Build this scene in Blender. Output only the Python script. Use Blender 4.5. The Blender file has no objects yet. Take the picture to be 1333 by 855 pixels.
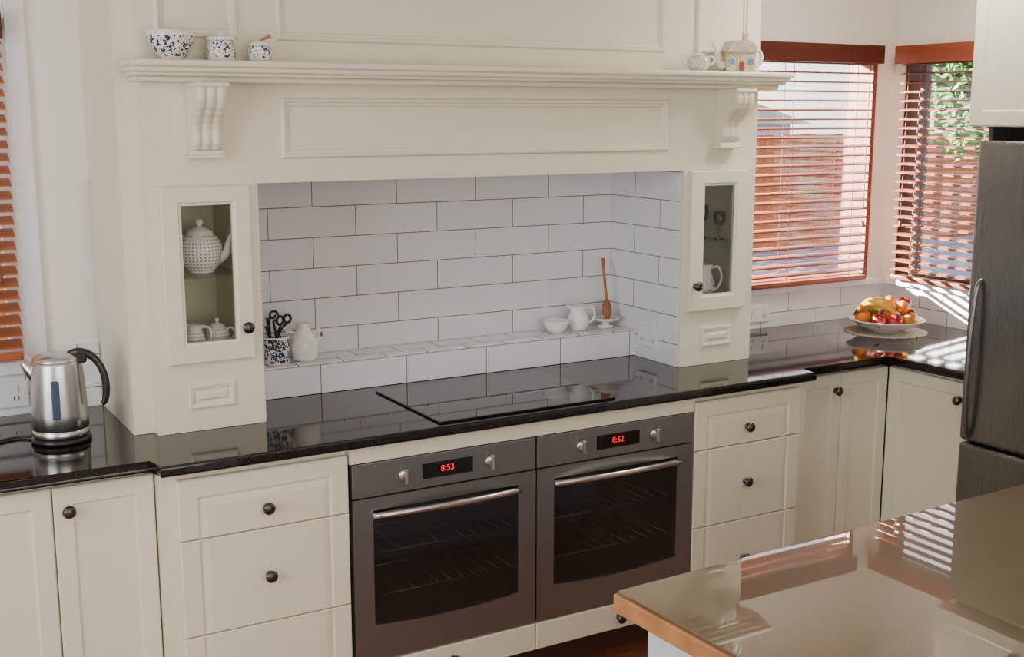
import bpy, bmesh, math, random
from mathutils import Vector, Matrix
random.seed(7)
SC = bpy.context.scene
COL = SC.collection
PI = math.pi

# ------------------------------------------------------------------ materials
def new_mat(name):
    m = bpy.data.materials.new(name); m.use_nodes = True
    nt = m.node_tree
    return m, nt, nt.nodes["Principled BSDF"]

def N(nt, t, **kw):
    n = nt.nodes.new(t)
    for k, v in kw.items(): setattr(n, k, v)
    return n

def c4(c): return (c[0], c[1], c[2], 1)

def mat(name, col, rough=.5, metal=0, spec=.5, var=.05, vscale=6, bump=0, bscale=80, coat=0, alpha=1):
    m, nt, b = new_mat(name)
    tc = N(nt, 'ShaderNodeTexCoord')
    no = N(nt, 'ShaderNodeTexNoise'); no.inputs['Scale'].default_value = vscale; no.inputs['Detail'].default_value = 4
    nt.links.new(tc.outputs['Object'], no.inputs['Vector'])
    r = N(nt, 'ShaderNodeValToRGB')
    r.color_ramp.elements[0].position = .3; r.color_ramp.elements[1].position = .7
    r.color_ramp.elements[0].color = c4([x*(1-var) for x in col])
    r.color_ramp.elements[1].color = c4([min(1, x*(1+var)) for x in col])
    nt.links.new(no.outputs['Fac'], r.inputs['Fac'])
    nt.links.new(r.outputs['Color'], b.inputs['Base Color'])
    b.inputs['Roughness'].default_value = rough
    b.inputs['Metallic'].default_value = metal
    b.inputs['Specular IOR Level'].default_value = spec
    b.inputs['Coat Weight'].default_value = coat
    b.inputs['Coat Roughness'].default_value = .05
    b.inputs['Alpha'].default_value = alpha
    if bump:
        n2 = N(nt, 'ShaderNodeTexNoise'); n2.inputs['Scale'].default_value = bscale
        nt.links.new(tc.outputs['Object'], n2.inputs['Vector'])
        bu = N(nt, 'ShaderNodeBump'); bu.inputs['Strength'].default_value = bump; bu.inputs['Distance'].default_value = .002
        nt.links.new(n2.outputs['Fac'], bu.inputs['Height']); nt.links.new(bu.outputs['Normal'], b.inputs['Normal'])
    return m

def brushed_mat(name, col, rough, metal, axis=2):
    """brushed metal: fine streaks stretched along one axis"""
    m, nt, b = new_mat(name)
    tc = N(nt, 'ShaderNodeTexCoord'); mp = N(nt, 'ShaderNodeMapping')
    s = [220]*3; s[axis] = 3; mp.inputs['Scale'].default_value = s
    no = N(nt, 'ShaderNodeTexNoise'); no.inputs['Scale'].default_value = 1; no.inputs['Detail'].default_value = 3
    nt.links.new(tc.outputs['Object'], mp.inputs[0]); nt.links.new(mp.outputs[0], no.inputs['Vector'])
    r = N(nt, 'ShaderNodeValToRGB')
    r.color_ramp.elements[0].color = c4([x*.92 for x in col]); r.color_ramp.elements[1].color = c4([x*1.08 for x in col])
    nt.links.new(no.outputs['Fac'], r.inputs['Fac']); nt.links.new(r.outputs['Color'], b.inputs['Base Color'])
    mr = N(nt, 'ShaderNodeMath', operation='MULTIPLY_ADD'); mr.inputs[1].default_value = .08; mr.inputs[2].default_value = rough-.04
    nt.links.new(no.outputs['Fac'], mr.inputs[0]); nt.links.new(mr.outputs[0], b.inputs['Roughness'])
    b.inputs['Metallic'].default_value = metal
    return m

def tile_mat(name, plane, ox, oz, col=(.80,.79,.83), mortar=.0016, bw=.3, rh=.1):
    m, nt, b = new_mat(name)
    tc = N(nt, 'ShaderNodeTexCoord'); sep = N(nt, 'ShaderNodeSeparateXYZ'); cmb = N(nt, 'ShaderNodeCombineXYZ')
    nt.links.new(tc.outputs['Object'], sep.inputs[0])
    a, c = {'xz': ('X', 'Z'), 'yz': ('Y', 'Z'), 'xy': ('X', 'Y')}[plane]
    ad = N(nt, 'ShaderNodeMath', operation='ADD'); ad.inputs[1].default_value = -ox + 100*bw
    ae = N(nt, 'ShaderNodeMath', operation='ADD'); ae.inputs[1].default_value = -oz + 200*rh
    nt.links.new(sep.outputs[a], ad.inputs[0]); nt.links.new(sep.outputs[c], ae.inputs[0])
    nt.links.new(ad.outputs[0], cmb.inputs[0]); nt.links.new(ae.outputs[0], cmb.inputs[1])
    br = N(nt, 'ShaderNodeTexBrick'); br.offset = .5; br.offset_frequency = 2
    br.inputs['Scale'].default_value = 1; br.inputs['Brick Width'].default_value = bw; br.inputs['Row Height'].default_value = rh
    br.inputs['Mortar Size'].default_value = mortar; br.inputs['Mortar Smooth'].default_value = .2
    br.inputs['Color1'].default_value = c4(col); br.inputs['Color2'].default_value = c4([x*.96 for x in col])
    br.inputs['Mortar'].default_value = (.17, .14, .11, 1)
    nt.links.new(cmb.outputs[0], br.inputs['Vector']); nt.links.new(br.outputs['Color'], b.inputs['Base Color'])
    b.inputs['Roughness'].default_value = .16
    no = N(nt, 'ShaderNodeTexNoise'); no.inputs['Scale'].default_value = 7
    nt.links.new(tc.outputs['Object'], no.inputs['Vector'])
    mx = N(nt, 'ShaderNodeMath', operation='MULTIPLY_ADD'); mx.inputs[1].default_value = -3
    nt.links.new(br.outputs['Fac'], mx.inputs[0]); nt.links.new(no.outputs['Fac'], mx.inputs[2])
    bu = N(nt, 'ShaderNodeBump'); bu.inputs['Strength'].default_value = .4; bu.inputs['Distance'].default_value = .001
    nt.links.new(mx.outputs[0], bu.inputs['Height']); nt.links.new(bu.outputs['Normal'], b.inputs['Normal'])
    return m

def spot_mat(name, base, spots, scale=60, thr=.28, rough=.15):
    """glazed china with printed or pierced spots"""
    m, nt, b = new_mat(name)
    tc = N(nt, 'ShaderNodeTexCoord')
    vo = N(nt, 'ShaderNodeTexVoronoi'); vo.inputs['Scale'].default_value = scale
    nt.links.new(tc.outputs['Object'], vo.inputs['Vector'])
    ra = N(nt, 'ShaderNodeValToRGB'); ra.color_ramp.interpolation = 'CONSTANT'
    els = ra.color_ramp.elements
    els[0].color = c4(spots[0]); els[0].position = 0
    els[1].color = c4(spots[-1]); els[1].position = .6
    if len(spots) > 2:
        e = els.new(.3); e.color = c4(spots[1])
    nt.links.new(vo.outputs['Color'], ra.inputs['Fac'])
    le = N(nt, 'ShaderNodeMath', operation='LESS_THAN'); le.inputs[1].default_value = thr
    nt.links.new(vo.outputs['Distance'], le.inputs[0])
    mx = N(nt, 'ShaderNodeMix', data_type='RGBA'); mx.inputs[6].default_value = c4(base)
    nt.links.new(le.outputs[0], mx.inputs[0]); nt.links.new(ra.outputs['Color'], mx.inputs[7])
    nt.links.new(mx.outputs[2], b.inputs['Base Color']); b.inputs['Roughness'].default_value = rough
    return m

def lattice_mat(name, n=17, zs=330.0):
    """white china pierced with a regular diagonal lattice of holes round the body"""
    m, nt, b = new_mat(name)
    tc = N(nt, 'ShaderNodeTexCoord'); sp = N(nt, 'ShaderNodeSeparateXYZ'); nt.links.new(tc.outputs['Object'], sp.inputs[0])
    at = N(nt, 'ShaderNodeMath', operation='ARCTAN2'); nt.links.new(sp.outputs['Y'], at.inputs[0]); nt.links.new(sp.outputs['X'], at.inputs[1])
    u = N(nt, 'ShaderNodeMath', operation='MULTIPLY'); u.inputs[1].default_value = n; nt.links.new(at.outputs[0], u.inputs[0])
    v = N(nt, 'ShaderNodeMath', operation='MULTIPLY'); v.inputs[1].default_value = zs; nt.links.new(sp.outputs['Z'], v.inputs[0])
    pl = N(nt, 'ShaderNodeMath', operation='ADD'); mi = N(nt, 'ShaderNodeMath', operation='SUBTRACT')
    for q in (pl, mi): nt.links.new(u.outputs[0], q.inputs[0]); nt.links.new(v.outputs[0], q.inputs[1])
    s1 = N(nt, 'ShaderNodeMath', operation='SINE'); s2 = N(nt, 'ShaderNodeMath', operation='SINE')
    nt.links.new(pl.outputs[0], s1.inputs[0]); nt.links.new(mi.outputs[0], s2.inputs[0])
    pr = N(nt, 'ShaderNodeMath', operation='MULTIPLY'); nt.links.new(s1.outputs[0], pr.inputs[0]); nt.links.new(s2.outputs[0], pr.inputs[1])
    gt = N(nt, 'ShaderNodeMath', operation='GREATER_THAN'); gt.inputs[1].default_value = .60; nt.links.new(pr.outputs[0], gt.inputs[0])
    mx = N(nt, 'ShaderNodeMix', data_type='RGBA'); mx.inputs[6].default_value = (.92, .90, .86, 1); mx.inputs[7].default_value = (.22, .19, .14, 1)
    nt.links.new(gt.outputs[0], mx.inputs[0]); nt.links.new(mx.outputs[2], b.inputs['Base Color']); b.inputs['Roughness'].default_value = .15
    return m

def floral_mat(name, z0, z1, c1=(.02, .03, .12), c2=(.03, .08, .05), thr=.53):
    """white china with a band of blue-black leafy sprigs between two heights"""
    m, nt, b = new_mat(name)
    tc = N(nt, 'ShaderNodeTexCoord')
    n1 = N(nt, 'ShaderNodeTexNoise'); n1.inputs['Scale'].default_value = 95; n1.inputs['Detail'].default_value = 3; n1.inputs['Distortion'].default_value = 1.2
    n2 = N(nt, 'ShaderNodeTexNoise'); n2.inputs['Scale'].default_value = 30
    nt.links.new(tc.outputs['Object'], n1.inputs['Vector']); nt.links.new(tc.outputs['Object'], n2.inputs['Vector'])
    gt = N(nt, 'ShaderNodeMath', operation='GREATER_THAN'); gt.inputs[1].default_value = thr
    nt.links.new(n1.outputs['Fac'], gt.inputs[0])
    g2 = N(nt, 'ShaderNodeMath', operation='GREATER_THAN'); g2.inputs[1].default_value = .38
    nt.links.new(n2.outputs['Fac'], g2.inputs[0])
    sp = N(nt, 'ShaderNodeSeparateXYZ'); nt.links.new(tc.outputs['Object'], sp.inputs[0])
    a = N(nt, 'ShaderNodeMath', operation='GREATER_THAN'); a.inputs[1].default_value = z0
    c = N(nt, 'ShaderNodeMath', operation='LESS_THAN'); c.inputs[1].default_value = z1
    nt.links.new(sp.outputs['Z'], a.inputs[0]); nt.links.new(sp.outputs['Z'], c.inputs[0])
    cur = gt
    for q in (g2, a, c):
        mu = N(nt, 'ShaderNodeMath', operation='MULTIPLY'); nt.links.new(cur.outputs[0], mu.inputs[0]); nt.links.new(q.outputs[0], mu.inputs[1]); cur = mu
    ra = N(nt, 'ShaderNodeValToRGB'); e = ra.color_ramp.elements
    e[0].position = .42; e[0].color = c4(c1); e[1].position = .66; e[1].color = c4(c2)
    nt.links.new(n2.outputs['Fac'], ra.inputs['Fac'])
    mx = N(nt, 'ShaderNodeMix', data_type='RGBA'); mx.inputs[6].default_value = (.82, .80, .76, 1)
    nt.links.new(cur.outputs[0], mx.inputs[0]); nt.links.new(ra.outputs['Color'], mx.inputs[7])
    nt.links.new(mx.outputs[2], b.inputs['Base Color']); b.inputs['Roughness'].default_value = .15
    return m

def wood_mat(name, c1, c2, axis=0, rough=.35, scale=14, coat=0, spec=.5, coat_ior=1.5):
    m, nt, b = new_mat(name)
    tc = N(nt, 'ShaderNodeTexCoord'); mp = N(nt, 'ShaderNodeMapping')
    s = [scale]*3; s[axis] = scale*.07; mp.inputs['Scale'].default_value = s
    no = N(nt, 'ShaderNodeTexNoise'); no.inputs['Scale'].default_value = 2; no.inputs['Detail'].default_value = 6
    r = N(nt, 'ShaderNodeValToRGB'); r.color_ramp.elements[0].position = .35; r.color_ramp.elements[1].position = .68
    r.color_ramp.elements[0].color = c4(c1); r.color_ramp.elements[1].color = c4(c2)
    nt.links.new(tc.outputs['Object'], mp.inputs[0]); nt.links.new(mp.outputs[0], no.inputs['Vector'])
    nt.links.new(no.outputs['Fac'], r.inputs['Fac']); nt.links.new(r.outputs['Color'], b.inputs['Base Color'])
    b.inputs['Roughness'].default_value = rough; b.inputs['Coat Weight'].default_value = coat
    b.inputs['Coat Roughness'].default_value = 0.0; b.inputs['Specular IOR Level'].default_value = spec; b.inputs['Coat IOR'].default_value = coat_ior
    return m

def glass_mat(name, tint=(.9, .95, .93), gloss=.12):
    m, nt, b = new_mat(name)
    out = nt.nodes['Material Output']; nt.nodes.remove(b)
    tr = N(nt, 'ShaderNodeBsdfTransparent'); tr.inputs[0].default_value = c4(tint)
    gl = N(nt, 'ShaderNodeBsdfGlossy'); gl.inputs['Roughness'].default_value = .02
    fr = N(nt, 'ShaderNodeFresnel'); fr.inputs[0].default_value = 1.45
    ad = N(nt, 'ShaderNodeMath', operation='MULTIPLY'); ad.inputs[1].default_value = gloss*8
    mx = N(nt, 'ShaderNodeMixShader')
    nt.links.new(fr.outputs[0], ad.inputs[0]); nt.links.new(ad.outputs[0], mx.inputs[0])
    nt.links.new(tr.outputs[0], mx.inputs[1]); nt.links.new(gl.outputs[0], mx.inputs[2])
    nt.links.new(mx.outputs[0], out.inputs[0])
    return m

def emit_mat(name, col, s):
    m, nt, b = new_mat(name)
    b.inputs['Base Color'].default_value = c4(col)
    b.inputs['Emission Color'].default_value = c4(col); b.inputs['Emission Strength'].default_value = s
    return m

CREAM = mat('cream_paint', (.79, .745, .585), .36, var=.012)
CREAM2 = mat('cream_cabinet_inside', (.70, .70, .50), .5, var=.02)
WALL = mat('wall_paint', (.90, .88, .80), .8, var=.012, bump=.05)
WALLL = mat('white_paint', (.82, .83, .86), .5, var=.01)
CEIL = mat('ceiling_paint', (.84, .82, .78), .9, var=.01)
TILE_B = tile_mat('tile_back', 'xz', .186, 0, (.78, .775, .80))
TILE_L = tile_mat('tile_ledge', 'xz', 1.938, .02)
TILE_T = tile_mat('tile_ledge_top', 'xy', 1.938, .60, mortar=.0026, bw=.15, rh=.09)
TILE_S = tile_mat('tile_side', 'yz', 3.68-.15, 0)
TILE_W = tile_mat('tile_wall', 'xz', .04, -.02, (.84, .83, .84))
TILE_R = tile_mat('tile_rightwall', 'yz', .05, -.02, (.84, .82, .80))
PEWTER = mat('pewter', (.10, .09, .085), .32, 1, var=.2, vscale=90)
STEEL = mat('brushed_steel', (.58, .58, .58), .27, 1, var=.06, vscale=40)
FRIDGE = brushed_mat('fridge_steel', (.22, .215, .21), .28, .95, 2)
OVEN = brushed_mat('oven_steel', (.26, .26, .26), .32, .85, 0)
OVENH = mat('oven_handle_steel', (.58, .57, .56), .26, 1, var=.03)
FRH = mat('fridge_handle_steel', (.20, .20, .21), .32, 1, var=.03)
DARK = mat('dark_enamel', (.05, .047, .045), .35, var=.1)
BLACK = mat('black_plastic', (.012, .012, .014), .3, var=.1)
CER = mat('white_china', (.88, .86, .83), .12, var=.01)
WHITEP = mat('white_plastic', (.80, .79, .78), .3, var=.01)
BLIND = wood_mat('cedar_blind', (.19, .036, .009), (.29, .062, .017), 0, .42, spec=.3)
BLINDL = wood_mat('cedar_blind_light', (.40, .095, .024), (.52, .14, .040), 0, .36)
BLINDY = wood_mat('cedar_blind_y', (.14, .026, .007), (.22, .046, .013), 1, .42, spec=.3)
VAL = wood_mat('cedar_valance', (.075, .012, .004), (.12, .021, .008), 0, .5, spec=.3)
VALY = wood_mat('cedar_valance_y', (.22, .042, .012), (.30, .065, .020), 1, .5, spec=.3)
CORD = mat('cord', (.25, .07, .03), .8)
WOOD = wood_mat('spoon_wood', (.28, .10, .03), (.42, .17, .06), 2, .5, 40)
ISLE = wood_mat('island_wood_edge', (.38, .17, .065), (.52, .25, .11), 0, .3, 10)
ISLT = wood_mat('island_glossy_top', (.115, .075, .032), (.13, .086, .038), 0, .4, 4, coat=1, spec=.1, coat_ior=2.15)
ISLB = mat('island_paint', (.66, .74, .82), .45, var=.01)
GLASS = glass_mat('clear_glass', (.97, .98, .97), .08)
WGLASS = glass_mat('window_glass', (.97, .98, .98), .04)
TUMB = glass_mat('tumbler_glass', (.86, .88, .87), .3)
ALU = mat('dark_frame', (.035, .016, .010), .5, .1)
FRM = wood_mat('timber_window_frame', (.18, .045, .015), (.26, .07, .025), 2, .5)
DISP = mat('display_glass', (.006, .005, .006), .08)
RED = emit_mat('red_digits', (1, .02, .01), 1.0)
CHINA_P = lattice_mat('pierced_china')
CHINA_V = floral_mat('vine_china', .008, .060)
CHINA_K = floral_mat('dark_print_china', .006, .082, thr=.47)
OGLASS = mat('oven_glass', (.02, .019, .019), .04, spec=.9, alpha=.52, var=.05)
HOB = mat('hob_glass', (.006, .006, .007), .035, spec=.7, var=.1)
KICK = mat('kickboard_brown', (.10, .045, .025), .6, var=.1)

def granite():
    m, nt, b = new_mat('black_granite')
    tc = N(nt, 'ShaderNodeTexCoord')
    vo = N(nt, 'ShaderNodeTexNoise'); vo.inputs['Scale'].default_value = 300; vo.inputs['Detail'].default_value = 3
    r = N(nt, 'ShaderNodeValToRGB')
    r.color_ramp.elements[0].position = .54; r.color_ramp.elements[0].color = (.005, .0045, .0045, 1)
    r.color_ramp.elements[1].position = .80; r.color_ramp.elements[1].color = (.09, .065, .05, 1)
    nt.links.new(tc.outputs['Object'], vo.inputs['Vector']); nt.links.new(vo.outputs['Fac'], r.inputs['Fac'])
    nt.links.new(r.outputs['Color'], b.inputs['Base Color'])
    b.inputs['Roughness'].default_value = .06; b.inputs['Specular IOR Level'].default_value = .45
    return m
GRAN = granite()

def floor_mat():
    m, nt, b = new_mat('terracotta_floor')
    tc = N(nt, 'ShaderNodeTexCoord')
    br = N(nt, 'ShaderNodeTexBrick'); br.offset = 0
    br.inputs['Scale'].default_value = 1; br.inputs['Brick Width'].default_value = .3; br.inputs['Row Height'].default_value = .3
    br.inputs['Mortar Size'].default_value = .001
    br.inputs['Color1'].default_value = (.42, .16, .07, 1); br.inputs['Color2'].default_value = (.35, .125, .055, 1)
    br.inputs['Mortar'].default_value = (.12, .05, .03, 1)
    no = N(nt, 'ShaderNodeTexNoise'); no.inputs['Scale'].default_value = 45; no.inputs['Detail'].default_value = 6
    mx = N(nt, 'ShaderNodeMix', data_type='RGBA', blend_type='MULTIPLY'); mx.inputs[0].default_value = .8
    nt.links.new(tc.outputs['Object'], br.inputs['Vector']); nt.links.new(tc.outputs['Object'], no.inputs['Vector'])
    r = N(nt, 'ShaderNodeValToRGB'); r.color_ramp.elements[0].color = (.45, .4, .4, 1); r.color_ramp.elements[0].position = .3
    r.color_ramp.elements[1].position = .7
    nt.links.new(no.outputs['Fac'], r.inputs['Fac'])
    nt.links.new(br.outputs['Color'], mx.inputs[6]); nt.links.new(r.outputs['Color'], mx.inputs[7])
    nt.links.new(mx.outputs[2], b.inputs['Base Color']); b.inputs['Roughness'].default_value = .35
    return m

# ------------------------------------------------------------------ mesh tools
I4 = Matrix.Identity(4)
KN = Matrix.Rotation(PI/2, 4, 'X')      # local z -> -y
def T(x, y, z): return Matrix.Translation((x, y, z))

def box(bm, x0, x1, y0, y1, z0, z1, bev=0, M=I4, seg=2):
    r = bmesh.ops.create_cube(bm, size=1)
    vs = r['verts']
    for v in vs:
        v.co = Vector((x0+(x1-x0)*(v.co.x+.5), y0+(y1-y0)*(v.co.y+.5), z0+(z1-z0)*(v.co.z+.5)))
    if M is not I4: bmesh.ops.transform(bm, matrix=M, verts=vs)
    if bev:
        es = list({e for v in vs for e in v.link_edges})
        bmesh.ops.bevel(bm, geom=es, offset=bev, segments=seg, affect='EDGES', profile=.5)

def nested(bm, x0, x1, z0, z1, prof, fill=True, back=True, M=I4, open_bottom=False, open_top=False):
    rings = []
    for ins, y in prof:
        zb = min(ins, .003) if open_bottom else ins
        zt = min(ins, .003) if open_top else ins
        rings.append([bm.verts.new(M @ Vector(p)) for p in ((x0+ins, y, z0+zb), (x1-ins, y, z0+zb), (x1-ins, y, z1-zt), (x0+ins, y, z1-zt))])
    for a, b in zip(rings, rings[1:]):
        for i in range(4):
            j = (i+1) % 4
            bm.faces.new((a[i], a[j], b[j], b[i]))
    if fill: bm.faces.new(rings[-1])
    if back: bm.faces.new(rings[0][::-1])

def lathe(bm, prof, M=I4, seg=40, lip=None):
    rings = []
    for r, z in prof:
        if r < 1e-6: rings.append([bm.verts.new(M @ Vector((0, 0, z)))])
        else:
            ring = []
            for i in range(seg):
                a = 2*PI*i/seg; rr = r
                x, y = math.cos(a)*rr, math.sin(a)*rr
                if lip and z > lip[0]:
                    d = abs(math.atan2(math.sin(a-PI), math.cos(a-PI)))
                    if d < .6:
                        k = (math.cos(d/.6*PI)+1)/2
                        x -= lip[1]*k*min(1, (z-lip[0])/lip[2]); z2 = z+lip[1]*.4*k*min(1, (z-lip[0])/lip[2])
                        ring.append(bm.verts.new(M @ Vector((x, y, z2)))); continue
                ring.append(bm.verts.new(M @ Vector((x, y, z))))
            rings.append(ring)
    for a, b in zip(rings, rings[1:]):
        if len(a) == 1 and len(b) == 1: continue
        for i in range(seg):
            j = (i+1) % seg
            if len(a) == 1: f = bm.faces.new((a[0], b[j], b[i]))
            elif len(b) == 1: f = bm.faces.new((a[i], a[j], b[0]))
            else: f = bm.faces.new((a[i], a[j], b[j], b[i]))
            f.smooth = True

def smooth_pts(pts, n=6):
    out = []
    P = [Vector(p) for p in pts]
    for i in range(len(P)-1):
        p0 = P[max(i-1, 0)]; p1 = P[i]; p2 = P[i+1]; p3 = P[min(i+2, len(P)-1)]
        for k in range(n):
            t = k/n
            out.append(.5*((2*p1)+(-p0+p2)*t+(2*p0-5*p1+4*p2-p3)*t*t+(-p0+3*p1-3*p2+p3)*t**3))
    out.append(P[-1]); return out

def tube(bm, pts, rad, seg=12, M=I4, sm=6, flat=1.0, closed=False):
    """rad: number or list interpolated along; flat squashes the second frame axis"""
    P = smooth_pts(pts, sm) if sm > 1 else [Vector(p) for p in pts]
    n = len(P)
    def rr(i):
        if not isinstance(rad, (list, tuple)): return rad
        t = i/(n-1)*(len(rad)-1); k = min(int(t), len(rad)-2); return rad[k]+(rad[k+1]-rad[k])*(t-k)
    tan = [(P[min(i+1, n-1)]-P[max(i-1, 0)]).normalized() for i in range(n)]
    up = Vector((0, 0, 1)) if abs(tan[0].z) < .9 else Vector((0, 1, 0))
    u = tan[0].cross(up).normalized(); rings = []
    for i in range(n):
        u = (u-tan[i]*u.dot(tan[i])).normalized(); w = tan[i].cross(u)
        rings.append([bm.verts.new(M @ (P[i]+(u*math.cos(2*PI*k/seg)+w*flat*math.sin(2*PI*k/seg))*rr(i))) for k in range(seg)])
    for a, b in zip(rings, rings[1:]):
        for i in range(seg):
            j = (i+1) % seg
            bm.faces.new((a[i], a[j], b[j], b[i])).smooth = True
    bm.faces.new(rings[0][::-1]); bm.faces.new(rings[-1])

def prism(bm, poly, y0, y1, M=I4):
    """poly of (x,z), extruded along y"""
    a = [bm.verts.new(M @ Vector((p[0], y0, p[1]))) for p in poly]
    b = [bm.verts.new(M @ Vector((p[0], y1, p[1]))) for p in poly]
    n = len(poly)
    bm.faces.new(a); bm.faces.new(b[::-1])
    for i in range(n):
        j = (i+1) % n
        bm.faces.new((a[j], a[i], b[i], b[j]))

def ball(bm, c, r, M=I4, sub=3, sc=(1, 1, 1)):
    res = bmesh.ops.create_icosphere(bm, subdivisions=sub, radius=r)
    for v in res['verts']:
        v.co = M @ Vector((c[0]+v.co.x*sc[0], c[1]+v.co.y*sc[1], c[2]+v.co.z*sc[2]))
        for f in v.link_faces: f.smooth = True

def torus(bm, c, R, r, M=I4, seg=28, s2=10):
    rings = []
    for i in range(seg):
        a = 2*PI*i/seg
        rings.append([bm.verts.new(M @ Vector((c[0]+math.cos(a)*(R+r*math.cos(2*PI*k/s2)), c[1]+math.sin(a)*(R+r*math.cos(2*PI*k/s2)), c[2]+r*math.sin(2*PI*k/s2)))) for k in range(s2)])
    for i in range(seg):
        a, b = rings[i], rings[(i+1) % seg]
        for k in range(s2):
            j = (k+1) % s2
            bm.faces.new((a[k], b[k], b[j], a[j])).smooth = True

def put(bm, name, material, parent=None, loc=(0, 0, 0), rotz=0, label=None, cat=None, kind=None, group=None):
    bmesh.ops.recalc_face_normals(bm, faces=bm.faces[:])
    me = bpy.data.meshes.new(name); bm.to_mesh(me); bm.free()
    me.materials.append(material)
    o = bpy.data.objects.new(name, me); COL.objects.link(o)
    o.location = loc; o.rotation_euler = (0, 0, rotz)
    if parent: o.parent = parent
    if label: o['label'] = label
    if cat: o['category'] = cat
    if kind: o['kind'] = kind
    if group: o['group'] = group
    return o

def thing(name, label, cat, loc=(0, 0, 0), rotz=0, group=None):
    o = bpy.data.objects.new(name, None); o.empty_display_size = .05; COL.objects.link(o)
    o.location = loc; o.rotation_euler = (0, 0, rotz); o['label'] = label; o['category'] = cat
    if group: o['group'] = group
    return o

def clone(root, loc, rotz=None, label=None, parent=None):
    n = root.copy(); COL.objects.link(n)
    if parent is None:
        n.location = loc
        if rotz is not None: n.rotation_euler = (0, 0, rotz)
        if label: n['label'] = label
    else: n.parent = parent
    for ch in list(root.children): clone(ch, None, parent=n)
    return n

B = bmesh.new

# ------------------------------------------------------------------ room shell
YW = 3.72; XR = 4.05; CE = 2.5
def struct(bm, name, m): return put(bm, name, m, kind='structure')
bm = B(); box(bm, -1.95, 4.2, -2.65, 3.87, -.1, 0); struct(bm, 'floor', floor_mat())
bm = B(); box(bm, -1.95, 4.2, -2.65, 3.87, CE, CE+.1); struct(bm, 'ceiling', CEIL)
W2 = 3.955
bm = B()
for s in ((-1.95, -.45, 0, CE), (.50, 2.96, 0, CE), (W2, 4.2, 0, CE), (-.45, .5, 0, 1.09), (-.45, .5, 2.05, CE), (2.96, W2, 0, 1.09), (2.96, W2, 2.05, CE)):
    box(bm, s[0], s[1], YW, YW+.15, s[2], s[3])
struct(bm, 'wall_back', WALL)
bm = B()
for s in ((-2.5, 2.74, 0, CE), (3.655, YW, 0, CE), (2.74, 3.655, 0, 1.09), (2.74, 3.655, 2.05, CE)):
    box(bm, XR, XR+.15, s[0], s[1], s[2], s[3])
struct(bm, 'wall_right', WALL)
bm = B(); box(bm, -1.95, -1.8, -2.5, YW, 0, CE); struct(bm, 'wall_left', WALL)
bm = B(); box(bm, -1.95, 4.2, -2.65, -2.5, 0, CE); struct(bm, 'wall_front', WALL)

def window(name, x0, x1, y, M, mulls, fm, mw=.03, th=.05, w=.035):
    bm = B()
    z0, z1 = 1.09, 2.05
    box(bm, x0, x0+w, y, y+th, z0, z1, M=M); box(bm, x1-w, x1, y, y+th, z0, z1, M=M)
    box(bm, x0+w, x1-w, y, y+th, z0, z0+w, M=M); box(bm, x0+w, x1-w, y, y+th, z1-w, z1, M=M)
    for mx in mulls: box(bm, mx-mw, mx+mw, y, y+th, z0+w, z1-w, M=M)
    o = put(bm, name, fm, kind='structure')
    bm = B(); box(bm, x0+w, x1-w, y+.012, y+.016, z0+w, z1-w, M=M)
    put(bm, 'glass_pane', WGLASS, parent=o)
MR = Matrix(((0, 1, 0, 0), (1, 0, 0, 0), (0, 0, 1, 0), (0, 0, 0, 1)))  # swap x,y: local (x,y)->(y,x)
window('window_1', -.45, .50, YW+.06, I4, [0.0], WALLL)
window('window_2', 2.96, W2, YW+.005, I4, [], FRM, th=.148, w=.022)
window('window_3', 2.74, 3.655, XR+.005, MR, [3.585, 2.95], ALU, mw=.035, th=.04)

# architraves / sills
bm = B()
box(bm, .50, .555, YW-.018, YW-.0005, 1.05, 2.13, .003); box(bm, -.505, -.45, YW-.018, YW-.0005, 1.05, 2.13, .003)
box(bm, -.45, .50, YW-.018, YW-.0005, 2.06, 2.13, .003); box(bm, -.52, .57, YW-.03, YW-.0005, 1.045, 1.085, .004)
put(bm, 'trim_1', WALLL, kind='structure')
bm = B(); box(bm, 2.93, 3.99, YW-.03, YW-.0005, 1.062, 1.088, .004)
put(bm, 'trim_2', WALLL, kind='structure')
bm = B(); box(bm, XR-.03, XR-.0005, 2.69, YW-.035, 1.062, 1.088, .004)
put(bm, 'trim_3', WALLL, kind='structure')

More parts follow.
